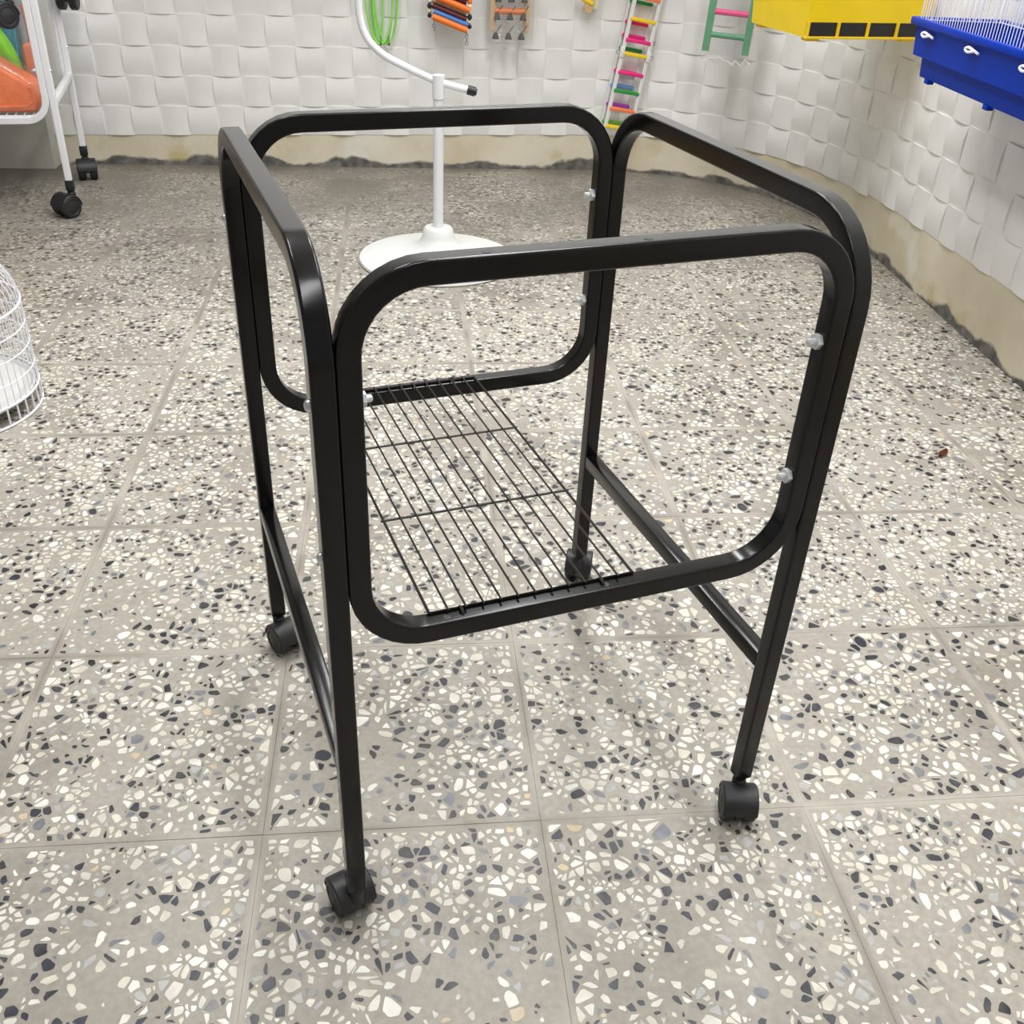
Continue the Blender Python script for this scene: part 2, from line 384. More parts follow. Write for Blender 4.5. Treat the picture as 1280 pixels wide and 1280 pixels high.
for ci, sa in enumerate(cols):
    sm = sa + SQ / 2
    if sm < -0.09: continue
    pa, _ = at_s(sa); pb, _ = at_s(sa + SQ); d = (pb - pa).normalized(); n = Vector((d.y, -d.x)); pm = (pa + pb) / 2
    par = wall_back if sm < S_SEAM else wall_right
    for r in range(24):
        z = z_bottom(sm) + SQ * (r + 0.5)
        if z > WALL_H - 0.06: continue
        M4 = Matrix(((d.x, 0, n.x, pm.x), (d.y, 0, n.y, pm.y), (0, 1, 0, z), (0, 0, 0, 1)))
        vis_rows = 6 if sm < S_SEAM else 7
        near = pm.y > 2.15 and r < vis_rows
        if near and cnt < 296:
            o = obj('panel_square', SQM[(ci + r) % 2], parent=par); o.matrix_world = M4; cnt += 1
        else:
            bm = rest[0 if par is wall_back else 1]; k0 = len(bm.verts); bm.from_mesh(SQM[(ci + r) % 2])
            bm.verts.ensure_lookup_table(); bmesh.ops.transform(bm, matrix=M4, verts=bm.verts[k0:])
for k, par in ((0, wall_back), (1, wall_right)):
    o = obj('panel_sheet', rest[k], MT['foam'], par, smooth=True); o['kind'] = 'stuff'

# ------------------------------------------------------------------ floor
GX, GY, GA, TS = -0.2765, 0.7665, 0.1263, 0.333
floor = tag(obj('floor', mesh_of(lambda bm: box(bm, (-0.6, 1.2, -0.0313), (5.4, 6.6, 0.06))), MT['grout']), label='terrazzo tile floor, grey cement set with black and cream stone chips', kind='structure')
rng = np.random.default_rng(11)
def clip(poly, a, b, c):                                     # keep a*x+b*y<=c
    out = []
    for i in range(len(poly)):
        p, q = poly[i], poly[(i + 1) % len(poly)]
        dp, dq = a * p[0] + b * p[1] - c, a * q[0] + b * q[1] - c
        if dp <= 0: out.append(p)
        if dp * dq < 0:
            t = dp / (dp - dq); out.append((p[0] + t * (q[0] - p[0]), p[1] + t * (q[1] - p[1])))
    return out
def chip_mesh(seed, ncell, bare):
    rg = np.random.default_rng(seed); H = TS / 2 - 0.006
    pts = rg.uniform(-H, H, (ncell, 2)); w = rg.exponential(1.0, ncell) * 2.0e-5
    # stretch the pattern in a random direction so that chips are long as well as round
    verts, faces, mats = [], [], []
    ph = rg.uniform(0, 6.28, 6); fr = rg.uniform(8, 22, (3, 2)) * rg.choice([-1, 1], (3, 2))
    for i in range(ncell):
        poly = [(-H, -H), (H, -H), (H, H), (-H, H)]
        d = pts - pts[i]; dd = (d ** 2).sum(1); order = np.argsort(dd)[1:26]
        for j in order:
            a, b = 2 * d[j]; c = (pts[j] ** 2).sum() - (pts[i] ** 2).sum() + w[i] - w[j]
            poly = clip(poly, a, b, c)
            if len(poly) < 3: break
        if len(poly) < 3: continue
        P = np.array(poly); cen = P.mean(0)
        lf = sum(math.sin(cen[0] * fr[k][0] + cen[1] * fr[k][1] + ph[k]) for k in range(3)) / 3
        drop = 0.10 + bare * max(0.0, lf) * 0.95
        if rg.random() < drop: continue
        # gap of cement round each chip, corners cut now and then
        rmean = np.sqrt(((P - cen) ** 2).sum(1)).mean()
        if rmean < 0.0022: continue
        k = rg.uniform(0.60, 0.90) if rg.random() < 0.78 else rg.uniform(0.35, 0.6)
        k = min(k, 1 - 0.0007 / rmean)
        th = rg.uniform(0, math.pi); ax = np.array([math.cos(th), math.sin(th)]); sq = rg.uniform(0.55, 1.0)
        Q = P - cen; Q = cen + k * (Q - (1 - sq) * np.outer(Q @ ax, ax))
        # chamfer sharp corners
        R = []
        for q in range(len(Q)):
            p0, p1, p2 = Q[q - 1], Q[q], Q[(q + 1) % len(Q)]
            f = rg.uniform(0.06, 0.27); R += [p1 + (p0 - p1) * f, p1 + (p2 - p1) * f]
        R = np.array(R) + rg.normal(0, 0.0003, (len(R), 2))
        base = len(verts); verts += [(x, y, 0.0002) for x, y in R]; faces.append(list(range(base, base + len(R))))
        u = rg.random(); dark = 0.24 if rmean > 0.004 else 0.20
        if u < dark * 0.6: m = 3
        elif u < dark: m = 4
        elif u < dark + 0.07: m = 5
        elif u < dark + 0.13: m = 6
        elif u < dark + 0.138: m = 7
        else: m = (0, 1, 2)[int(rg.integers(0, 3))]
        mats.append(m)
    me = bpy.data.meshes.new('stone_chips'); me.from_pydata(verts, [], faces)
    for c in CHIPS: me.materials.append(c)
    me.polygons.foreach_set('material_index', mats); me.update()
    return me
CH = [chip_mesh(100 + k, [820, 700, 930, 760, 850, 660, 800, 880, 720, 780, 960, 680][k], [0.5, 0.8, 0.3, 1.0, 0.4, 0.9, 0.6, 0.3, 0.8, 0.5, 0.3, 1.0][k]) for k in range(12)]
def tile_mesh():
    bm = bmesh.new(); box(bm, (0, 0, -0.006), (TS - 0.0002, TS - 0.0002, 0.012))
    es = [e for e in bm.edges if all(v.co.z > -0.001 for v in e.verts)]
    bmesh.ops.bevel(bm, geom=es, offset=0.00025, segments=1, affect='EDGES')
    bmesh.ops.recalc_face_normals(bm, faces=bm.faces[:])
    me = bpy.data.meshes.new('tile'); bm.to_mesh(me); bm.free(); me.materials.append(MT['cement']); return me
TM = tile_mesh()
ca, sa_ = math.cos(GA), math.sin(GA)
def inside(x, y):
    p = back_pt(x)
    if y > p.y + 0.10: return False
    if x > P2.x + (P2.y - y) * 0.092 + 0.10: return False
    # rounded corner
    if y > 3.0 and x > 0.2:
        best = min(path[36:60], key=lambda q: (q.x - x) ** 2 + (q.y - y) ** 2); c = Vector((0.4, 3.0))
        if (Vector((x, y)) - c).length > (best - c).length + 0.12: return False
    return -2.75 < x < 2.0 and y > -0.75
for i in range(-9, 6):
    for j in range(-6, 12):
        u, v = (i + 0.5) * TS, (j + 0.5) * TS
        x, y = GX + ca * u - sa_ * v, GY + sa_ * u + ca * v
        if not inside(x, y): continue
        o = obj('tile', TM, parent=floor); o.location = (x, y, rng.uniform(-0.0004, 0.0)); q = int(rng.integers(0, 4))
        o.rotation_euler = (rng.normal(0, 0.0006), rng.normal(0, 0.0006), GA)
        c = obj('stone_chips', CH[int(rng.integers(0, 12))], parent=o); c.rotation_euler.z = q * math.pi / 2; c['kind'] = 'stuff'

# ceiling carries the lamps
tag(obj('ceiling', mesh_of(lambda bm: box(bm, (-0.6, 1.2, 2.80), (5.4, 6.6, 0.05))), MT['ceiling']), label='plain white ceiling over the shop', kind='structure')

# ------------------------------------------------------------------ cage stand
T = 0.020
def caster_mesh():
    """hood of a twin-wheel caster; origin at the foot of the leg, wheels trail towards -y"""
    bm = bmesh.new(); cy, cz, off = -0.017, -0.0325, 0
    n = 14; wd = 0.0075
    for (r0, r1, hw, a0, a1) in ((0.0205, 0.0242, 0.0212, 2, 178), (0.0, 0.0225, 0.0055, -10, 190)):
        prev = None
        for k in range(n + 1):
            a = math.radians(a0 + (a1 - a0) * k / n); ring = []
            for (x, r) in ((-hw, r0), (-hw, r1 - 0.0015), (-hw + 0.0015, r1), (hw - 0.0015, r1), (hw, r1 - 0.0015), (hw, r0)):
                ring.append(bm.verts.new((x, cy + r * math.cos(a), cz + r * math.sin(a))))
            if prev:
                for j in range(6): bm.faces.new((prev[j], prev[(j + 1) % 6], ring[(j + 1) % 6], ring[j]))
            else: bm.faces.new(ring[::-1])
            prev = ring
        bm.faces.new(prev)
    lathe(bm, [(0.0, -0.026), (0.0085, -0.026), (0.0085, -0.010), (0.0065, -0.008), (0.0065, -0.005), (0.0, -0.005)], 14)
    return bm
def wheel_mesh():
    bm = bmesh.new(); r = 0.0222
    lathe(bm, [(0.004, -0.0085), (r - 0.003, -0.0085), (r, -0.006), (r, 0.006), (r - 0.003, 0.0085), (r - 0.007, 0.0085), (r - 0.008, 0.0075), (0.006, 0.0095), (0.002, 0.0098)], 24, 'x')
    return bm
_c = obj('hood', caster_mesh(), MT['black_plastic'], smooth=True); HOOD = _c.data; bpy.data.objects.remove(_c)
_c = obj('wheel', wheel_mesh(), MT['black_plastic'], smooth=True); WHEEL = _c.data; bpy.data.objects.remove(_c)
_c = obj('stem', mesh_of(lambda bm: lathe(bm, [(0.0045, -0.012), (0.0045, 0.002)], 12)), MT['dull_steel'], smooth=True); STEM = _c.data; bpy.data.objects.remove(_c)
_c = obj('socket', mesh_of(lambda bm: box(bm, (0, 0, 0.006), (0.0165, 0.0165, 0.022), bev=0.002)), MT['black_plastic'], smooth=True); SOCK = _c.data; bpy.data.objects.remove(_c)
def caster(parent, x, y, z, ang, socket=False):
    h = obj('caster', HOOD, parent=parent); h.location = (x, y, z); h.rotation_euler.z = ang; k_ = z / 0.055; h.scale = (k_, k_, k_)
    for sx in (1, -1):
        w = obj('wheel', WHEEL, parent=h); w.location = (sx * 0.0125, -0.017, -0.0328); w.rotation_euler.z = 0 if sx > 0 else math.pi
    obj('stem', STEM, parent=h)
    if socket: obj('socket', SOCK, parent=h).rotation_euler.z = -ang
def bolt_mesh():
    bm = bmesh.new(); lathe(bm, [(0.0, -0.005), (0.003, -0.005), (0.0045, -0.003), (0.0050, 0.0), (0.0, 0.0)][1:4], 10, 'x')   # round head
    return bm
def nut_mesh():
    bm = bmesh.new()
    lathe(bm, [(0.0062, 0.0), (0.0062, 0.0045)], 6, 'x'); lathe(bm, [(0.0030, 0.004), (0.0030, 0.0105), (0.0018, 0.0115)], 10, 'x')
    return bm
_c = obj('nut', nut_mesh(), MT['zinc'], smooth=False); NUT = _c.data; bpy.data.objects.remove(_c)
_c = obj('bolt_head', mesh_of(lambda bm: lathe(bm, [(0.0055, 0.0), (0.005, 0.002), (0.003, 0.0035), (0.001, 0.004)], 12, 'x')), MT['steel'], smooth=True); HEAD = _c.data; bpy.data.objects.remove(_c)
def make_stand(name, label, W, D, H, zT, zL, zTb, zLb, zS, zB, m, mw, angs, rack, socket=False, RU=0.075, RL=0.062, group=None):
    t = thing(name, label, 'cage stand', group=group)
    pr = prof_sq(T, T, 0.0026, 3)
    for x in (0, W):                                         # side frames: two legs and the top rail in one bent tube
        pth = [(x, 0, zB), (x, 0, (zB + H) / 2)] + arc((x, RU, H - RU), (0, -1, 0), (0, 0, 1), RU, 0, 90, 10) + \
              arc((x, D - RU, H - RU), (0, 0, 1), (0, 1, 0), RU, 0, 90, 10) + [(x, D, (zB + H) / 2), (x, D, zB)]
        fr = crisp(obj('side_frame', mesh_of(lambda bm: sweep(bm, pth, pr, up=(1, 0, 0))), m, t, smooth=True))
        obj('stretcher', mesh_of(lambda bm: box(bm, (x, D / 2, zS), (T * 0.98, D - T + 0.001, T), bev=0.002)), m, t, smooth=True)
    for y, a, b in ((0, zL, zT), (D, zLb, zTb)):             # closed loops bolted between the legs
        x0, x1 = T, W - T
        pth = arc((x1 - RL, y, b - RL), (0, 0, 1), (1, 0, 0), RL, 0, 90, 9) + arc((x1 - RL, y, a + RL), (1, 0, 0), (0, 0, -1), RL, 0, 90, 9) + \
              arc((x0 + RL, y, a + RL), (0, 0, -1), (-1, 0, 0), RL, 0, 90, 9) + arc((x0 + RL, y, b - RL), (-1, 0, 0), (0, 0, 1), RL, 0, 90, 9)
        lp = crisp(obj('cross_loop', mesh_of(lambda bm: sweep(bm, pth, pr, closed=True, up=(0, 1, 0))), m, t, smooth=True))
        for z in (0.628, 0.487):
            z = z if name == 'cage_stand' and m is MT['black'] else a + (b - a) * (0.72 if z > 0.5 else 0.3)
            for s, xi, xo in ((1, x0 + T / 2, -T / 2), (-1, x1 - T / 2, W + T / 2)):
                n = obj('nut', NUT, parent=lp) if (s < 0 or z > 0.55) else obj('bolt_head', HEAD, parent=lp); n.location = (xi, y, z); n.rotation_euler.z = 0 if s > 0 else math.pi; n.scale = (1.1, 1.2, 1.2) if s < 0 else (0.75, 1.0, 1.0)
                h = obj('bolt_head', HEAD, parent=lp); h.location = (xo, y, z); h.rotation_euler.z = math.pi if s > 0 else 0
        if m is MT['black'] and y == 0:                      # drilled holes along the top rail and lower rail
            for hx, hz in ((0.128, b), (0.262, b), (0.10, a), (0.26, a)):
                obj('screw_hole', mesh_of(lambda bm: lathe(bm, [(0.0036, T / 2 - 0.0008), (0.0036, T / 2 + 0.00025)], 12, origin=(hx, -0.002, hz))), MT['black_grille'], lp)
    for (x, y), an in zip(((0, 0), (W, 0), (0, D), (W, D)), angs): caster(t, x, y, zB, an, socket)
    if rack:
        xa, xb, n, cross = rack
        rz = zL + T / 2 + 0.0016; rzb = zLb + T / 2 + 0.0016
        rk = obj('wire_rack', mesh_of(lambda bm: sweep(bm, [(xa, 0.006, rz), (xb, 0.006, rz), (xb, D - 0.004, rzb), (xa, D - 0.004, rzb)], prof_round(0.0016, 6), closed=True, up=(0, 0, 1))), mw, t, smooth=True)
        for k in range(1, n - 1):
            x = xa + (xb - xa) * k / (n - 1)
            obj('wire', mesh_of(lambda bm: rod(bm, (x, 0.002, rz + 0.0022), (x, D - 0.001, rzb + 0.0022), 0.0011)), mw, rk, smooth=True)
        for y in cross:
            z = rz + (rzb - rz) * y / D - 0.0002
            obj('cross_wire', mesh_of(lambda bm: rod(bm, (xa - 0.003, y, z), (xb + 0.003, y, z), 0.0015)), mw, rk, smooth=True)
        for (hx, hy, hz, sg) in ((xa + 0.03, 0.004, rz, -1), (xb - 0.035, 0.004, rz, -1), (xb - 0.030, D - 0.002, rzb, 1)):
            obj('hook', mesh_of(lambda bm: sweep(bm, arc((hx, hy + sg * 0.001, hz - 0.006), (0, -sg, 0), (0, 0, 1), 0.0072, 20, 165, 8), prof_round(0.0016, 6))), mw, rk, smooth=True)
    return t
st = make_stand('cage_stand', 'black square-tube cage stand on casters with an open wire rack', 0.4806, 0.4855, 0.7306, 0.7262, 0.388, 0.7292, 0.3814, 0.2335, 0.055,
                MT['black'], MT['wire_black'], [math.radians(a) for a in (192, -25, 20, 150)], (0.085, 0.293, 13, (0.17, 0.328)))
st.location = (-0.1474, 0.6665, 0); st.rotation_euler.z = 0.3917

# white stands at the back left, one hung on the other
def place_by_right_leg(o, W, px, py, yaw, z=0):
    o.location = (px - math.cos(yaw) * W, py - math.sin(yaw) * W, z); o.rotation_euler.z = yaw
wst = make_stand('cage_stand', 'white square-tube cage stand on black casters, holding orange and green packs', 0.50, 0.45, 0.75, 0.745, 0.285, 0.745, 0.285, 0.335, 0.083,
                 MT['white_paint'], MT['white_wire'], [math.radians(a) for a in (-30, -46, 20, 8)], (0.04, 0.46, 18, (0.15, 0.3)), socket=True)
place_by_right_leg(wst, 0.50, -1.432, 3.105, 0.285)
wst2 = make_stand('cage_stand', 'white square-tube cage stand hung with its casters inside the lower white stand', 0.50, 0.45, 0.75, 0.745, 0.237, 0.745, 0.237, 0.335, 0.083,
                  MT['white_paint'], MT['white_wire'], [math.radians(a) for a in (-30, -40, 20, 8)], None, socket=False)
place_by_right_leg(wst2, 0.50, -1.500, 3.10, 0.04, 0.535)

# ------------------------------------------------------------------ packs on the white stand's rack
def blob(profile, depth, bev):                               # outline in x,z extruded along y with rounded rim
    bm = bmesh.new(); vs = [bm.verts.new((x, -depth / 2, z)) for x, z in profile]
    f = bm.faces.new(vs); r = bmesh.ops.extrude_face_region(bm, geom=[f]); ev = [g for g in r['geom'] if isinstance(g, bmesh.types.BMVert)]
    bmesh.ops.translate(bm, vec=(0, depth, 0), verts=ev)
    es = [e for e in bm.edges]
    bmesh.ops.bevel(bm, geom=es, offset=bev, segments=3, affect='EDGES', profile=0.5)
    return bm
yaw1 = 0.285
def on_rack(lx, ly, z):                                      # local of the lower white stand
    c_, s_ = math.cos(yaw1), math.sin(yaw1); o = wst.location
    return (o.x + c_ * lx - s_ * ly, o.y + s_ * lx + c_ * ly, z)
op = thing('pet_carrier', 'orange moulded plastic pet item with a finger hole, in clear wrap on the white rack', 'pet item', on_rack(0.20, 0.10, 0.300), yaw1)
ob = obj('shell', blob([(-0.16, 0), (0.245, 0.0), (0.258, 0.03), (0.245, 0.075), (0.15, 0.14), (0.04, 0.185), (-0.16, 0.20)], 0.14, 0.012), MT['orange'], op, smooth=True)
obj('finger_hole', mesh_of(lambda bm: (lathe(bm, [(0.028, -0.0735), (0.028, -0.0705), (0.022, -0.0700), (0.006, -0.0702)], 24, 'y', (0.085, 0, 0.045)))), MT['maroon'], op, smooth=True)
obj('rib', mesh_of(lambda bm: sweep(bm, [(-0.15, -0.07, 0.018), (0.22, -0.07, 0.018), (0.243, -0.07, 0.035), (0.238, -0.07, 0.07)], prof_round(0.004, 8))), MT['orange'], op, smooth=True)
obj('wrap', blob([(-0.165, -0.003), (0.25, -0.002), (0.266, 0.03), (0.255, 0.085), (0.155, 0.155), (0.045, 0.20), (-0.165, 0.215)], 0.158, 0.014), MT['film'], op, smooth=True)
gp = thing('pet_bowl_pack', 'bright green plastic pack slanting behind the orange one on the white rack', 'pack', on_rack(0.24, 0.235, 0.300), yaw1)
obj('leaf_panel', blob([(-0.2, 0.0), (0.155, 0.0), (0.155, 0.10), (0.13, 0.17), (0.07, 0.27), (-0.2, 0.32)], 0.09, 0.02), MT['green_bag'], gp, smooth=True)
obj('seam', mesh_of(lambda bm: sweep(bm, [(0.13, -0.048, 0.03), (0.10, -0.048, 0.14), (0.05, -0.048, 0.24)], prof_round(0.004, 8))), MT['lime'], gp, smooth=True)
tp = thing('litter_tray', 'teal plastic tray standing upright behind the green pack', 'tray', on_rack(0.20, 0.345, 0.300), yaw1)
obj('tray_body', blob([(-0.17, 0.0), (0.17, 0.0), (0.19, 0.36), (-0.19, 0.36)], 0.07, 0.02), MT['teal'], tp, smooth=True)
obj('rim', mesh_of(lambda bm: sweep(bm, [(0.178, -0.035, 0.005), (0.196, -0.035, 0.35), (-0.196, -0.035, 0.35), (-0.178, -0.035, 0.005)], prof_round(0.008, 8), closed=True)), MT['teal'], tp, smooth=True)
sp_ = thing('scoop', 'salmon plastic scoop leaning by the right side of the white rack', 'scoop', on_rack(0.435, 0.25, 0.300), yaw1)
obj('scoop_body', blob([(-0.035, 0.0), (0.03, 0.0), (0.035, 0.10), (0.015, 0.17), (-0.03, 0.16)], 0.05, 0.012), MT['salmon'], sp_, smooth=True)
obj('scoop_handle', mesh_of(lambda bm: sweep(bm, [(0, 0, 0.15), (0.0, 0.0, 0.22), (-0.005, 0, 0.27)], prof_round(0.009, 8))), MT['salmon'], sp_, smooth=True)
# milky wrapped sheet pack hanging down the far right side of the white stand
wp = thing('wrapped_pack', 'milky film-wrapped pack hanging behind the right side of the white stand', 'pack', on_rack(0.447, 0.405, 0.309), yaw1)
obj('pack_core', blob([(-0.055, 0.02), (0.03, 0.0), (0.035, 0.36), (-0.06, 0.40)], 0.02, 0.008), MT['film_milky'], wp, smooth=True)
obj('wrap', blob([(-0.065, 0.012), (0.036, -0.008), (0.042, 0.37), (-0.07, 0.41)], 0.034, 0.012), MT['film_milky'], wp, smooth=True)

# ------------------------------------------------------------------ white perch stand behind the black one
ps = thing('perch_stand', 'white round-base hanging stand with a bent tube arm and black end cap', 'bird stand', (-0.255, 2.845, 0))
obj('base', mesh_of(lambda bm: lathe(bm, [(0.228, 0.0), (0.232, 0.004), (0.230, 0.010), (0.20, 0.018), (0.12, 0.030), (0.075, 0.040), (0.055, 0.055), (0.046, 0.075), (0.043, 0.092), (0.038, 0.098), (0.016, 0.099)], 64)), MT['white_plastic'], ps, smooth=True)
obj('pole', mesh_of(lambda bm: sweep(bm, [(0, 0, 0.09), (0, 0, 0.455)], prof_round(0.0145, 20))), MT['white_paint'], ps, smooth=True)
obj('collar', mesh_of(lambda bm: lathe(bm, [(0.012, 0.448), (0.0172, 0.448), (0.0172, 0.507), (0.012, 0.508)], 20)), MT['white_paint'], ps, smooth=True)
arm = [(0.090, 0, 0.471), (0.0, 0, 0.490), (-0.103, 0, 0.529), (-0.15, 0, 0.552), (-0.182, 0, 0.580), (-0.199, 0, 0.61), (-0.206, 0, 0.645), (-0.207, 0, 0.68), (-0.207, 0, 0.72), (-0.207, 0, 0.80), (-0.207, 0, 0.95), (-0.207, 0, 1.12), (-0.207, 0, 1.30)]
def smooth_path(pts, n=5):
    out = []
    for i in range(len(pts) - 1):
        p0, p1, p2, p3 = [Vector(pts[max(0, min(len(pts) - 1, i + d))]) for d in (-1, 0, 1, 2)]
        for k in range(n):
            t = k / n
            out.append(0.5 * ((2 * p1) + (-p0 + p2) * t + (2 * p0 - 5 * p1 + 4 * p2 - p3) * t * t + (-p0 + 3 * p1 - 3 * p2 + p3) * t ** 3))
    out.append(Vector(pts[-1])); return out
top = [Vector((-0.207 + 0.2 * (1 - math.cos(a)) / 2, 0, 1.30 + 0.10 * math.sin(a))) for a in [math.pi * k / 12 for k in range(1, 13)]]
obj('arm', mesh_of(lambda bm: sweep(bm, smooth_path(arm)[:-1] + [Vector(arm[-1])] + top, prof_round(0.0098, 14))), MT['white_paint'], ps, smooth=True)
def capm(bm):
    a, b = Vector(arm[0]), Vector(arm[1]); d = (a - b).normalized(); sweep(bm, [a - d * 0.012, a + d * 0.010], prof_round(0.0125, 14)); sweep(bm, [a + d * 0.009, a + d * 0.014], prof_round(0.009, 14))
obj('end_cap', mesh_of(capm), MT['black_plastic'], ps, smooth=True)['label'] = 'black rubber end cap'

# ------------------------------------------------------------------ round white wire cage at the left edge
rc = thing('bird_cage', 'round white wire birdcage with a domed top standing on the floor', 'birdcage', (-1.168, 1.79, 0))
CR = 0.178
def ring(r, z, w=0.0022, n=48, nn=6): return mesh_of(lambda bm: sweep(bm, [(r * math.cos(2 * math.pi * k / n), r * math.sin(2 * math.pi * k / n), z) for k in range(n)], prof_round(w, nn), closed=True, up=(0, 0, 1)))
obj('floor_plate', mesh_of(lambda bm: lathe(bm, [(0.02, 0.030), (CR - 0.012, 0.030), (CR - 0.006, 0.040), (CR - 0.010, 0.042), (CR - 0.016, 0.036), (0.02, 0.036)], 48)), MT['white_plastic'], rc, smooth=True)
for z, w in ((0.003, 0.0028), (0.042, 0.0026), (0.085, 0.0016), (0.13, 0.0016), (0.172, 0.0016), (0.215, 0.0028)): obj('ring', ring(CR, z, w), MT['white_wire'], rc, smooth=True)
NW = 64
def cage_wire(k):
    a = 2 * math.pi * k / NW; cx, sx = math.cos(a), math.sin(a)
    pts = [(CR * cx, CR * sx, z) for z in (0.0425, 0.215)] + [(CR * math.cos(b) * cx, CR * math.cos(b) * sx, 0.215 + 0.13 * math.sin(b)) for b in [math.radians(12 * j) for j in range(1, 8)]]
    return mesh_of(lambda bm: sweep(bm, pts, prof_round(0.0011, 5)))
for k in range(NW): obj('wire', cage_wire(k), MT['white_wire'], rc, smooth=True)
for k in range(44):
    a = 2 * math.pi * k / 44; obj('foot_bar', mesh_of(lambda bm: rod(bm, (CR * math.cos(a), CR * math.sin(a), 0.003), (CR * math.cos(a), CR * math.sin(a), 0.042), 0.0022)), MT['white_wire'], rc, smooth=True)
obj('top_ring', mesh_of(lambda bm: sweep(bm, [(0.02 * math.cos(2 * math.pi * k / 20), 0, 0.363 + 0.02 * math.sin(2 * math.pi * k / 20)) for k in range(20)], prof_round(0.002, 6), closed=True, up=(0, 1, 0))), MT['white_wire'], rc, smooth=True)
obj('dome_cap', mesh_of(lambda bm: lathe(bm, [(0.034, 0.338), (0.034, 0.342), (0.012, 0.347)], 24)), MT['white_wire'], rc, smooth=True)
# cardboard box behind it, its edge only just in view
bx = thing('cardboard_box', 'plain brown cardboard box standing behind the round white cage', 'box', (-1.62, 2.33, 0), 0.16)
obj('box_body', mesh_of(lambda bm: box(bm, (0, 0, 0.13), (0.44, 0.32, 0.26), bev=0.003)), MT['cardboard'], bx, smooth=True)
for sy in (-1, 1): obj('flap', mesh_of(lambda bm: box(bm, (0, sy * 0.081, 0.2615), (0.436, 0.157, 0.003))), MT['cardboard'], bx)

# ------------------------------------------------------------------ ladders on the back wall
def wall_frame(o, x, gap, z, tilt=0.0):
    """stand an object built in x (along wall), y (away from the wall), z on the back wall"""
    p = back_pt(x); nrm = Vector((BD.y, -BD.x)); q = p + nrm * gap
    o.location = (q.x, q.y, z)
    o.rotation_euler = (0, tilt, math.atan2(BD.y, BD.x))
def ladder(name, label, cat, n, wb, wt, L, rail_m, rung_ms, rr, rs, ztop_extra=0.0, gap0=0.02, pitch=None, flat=False, zs=None):
    t = thing(name, label, cat)
    for sx in (-1, 1):
        obj('rail', mesh_of(lambda bm: sweep(bm, [(sx * wb / 2, 0, 0), (sx * wt / 2, 0, L)], prof_sq(rr, rr * 0.8, 0.0015, 2), up=(1, 0, 0))), rail_m, t, smooth=True)
    for k in range(n):
        z = gap0 + pitch * k if zs is None else zs[k]
        if z > L - 0.01: break
        w = wb + (wt - wb) * z / L
        obj('rung', mesh_of(lambda bm: (box(bm, (0, 0, z), (w, rs * 1.6, rs), bev=rs * 0.25) if flat else sweep(bm, [(-w / 2, 0, z), (w / 2, 0, z)], prof_round(rs / 2, 10)))), rung_ms[k % len(rung_ms)], t, smooth=True)
    return t
l1 = ladder('toy_ladder', 'white toy ladder with flat rainbow rungs hung tilted on the back wall', 'toy ladder', 13, 0.100, 0.088, 0.80, MT['white_plastic'],
            [MT[c] for c in ('c_yellow', 'c_orange', 'c_green', 'pink', 'c_yellow', 'pink', 'c_yellow', 'c_orange')], 0.014, 0.0125, flat=True, zs=[0.006 + 0.064 * k for k in range(5)] + [0.308, 0.378, 0.448, 0.512, 0.576, 0.64, 0.704, 0.76])
wall_frame(l1, 0.318, 0.065, 0.168, 0.145)
for sx in (-1, 1):
    bk = obj('bracket', mesh_of(lambda bm: box(bm, (sx * 0.050, -0.002, 0.265), (0.017, 0.016, 0.036), bev=0.003)), MT['white_plastic'], l1, smooth=True)
    obj('chain_link', mesh_of(lambda bm: (sweep(bm, arc((sx * 0.064, -0.002, 0.262), (1, 0, 0), (0, 0, 1), 0.006, 0, 330, 12), prof_round(0.0011, 5)), sweep(bm, arc((sx * 0.062, -0.002, 0.312), (0, 1, 0), (0, 0, 1), 0.007, 0, 330, 12), prof_round(0.0011, 5)))), MT['dull_steel'], bk, smooth=True)
l2 = ladder('toy_ladder', 'second white toy ladder with rainbow rungs tucked behind the first, by the wall', 'toy ladder', 13, 0.094, 0.082, 0.79, MT['white_plastic'],
            [MT[c] for c in ('lime', 'purple', 'lblue', 'pink', 'c_green', 'pink', 'red', 'c_green')], 0.011, 0.0115, flat=True, zs=[0.020, 0.083, 0.150, 0.2, 0.278, 0.322, 0.366, 0.434, 0.50, 0.565, 0.63, 0.69, 0.75])
wall_frame(l2, 0.306, 0.028, 0.166, 0.145)
l3 = ladder('toy_ladder', 'green wooden toy ladder with pink and orange rungs in clear film', 'toy ladder', 8, 0.135, 0.135, 0.55, MT['green_wood'],
            [MT[c] for c in ('green_wood', 'pink', 'c_orange', 'c_yellow', 'pink', 'c_orange')], 0.023, 0.018, gap0=0.052, pitch=0.070)
l3.location = (0.648, 3.70, 0.482); l3.rotation_euler = (-0.03, 0.035, -0.25)
def bagm(bm):
    w, h = 0.082, 0.60
    for y in (-0.017, 0.014): 
        vs = []
        for i in range(9):
            for j in range(13): vs.append(bm.verts.new((-w + 2 * w * i / 8, y + 0.004 * math.sin(i * 2.1 + j * 1.7), -0.03 + 0.006 * math.sin(i * 1.6) * (j == 0) + h * j / 12)))
        for i in range(8):
            for j in range(12): bm.faces.new((vs[i * 13 + j], vs[(i + 1) * 13 + j], vs[(i + 1) * 13 + j + 1], vs[i * 13 + j + 1]))
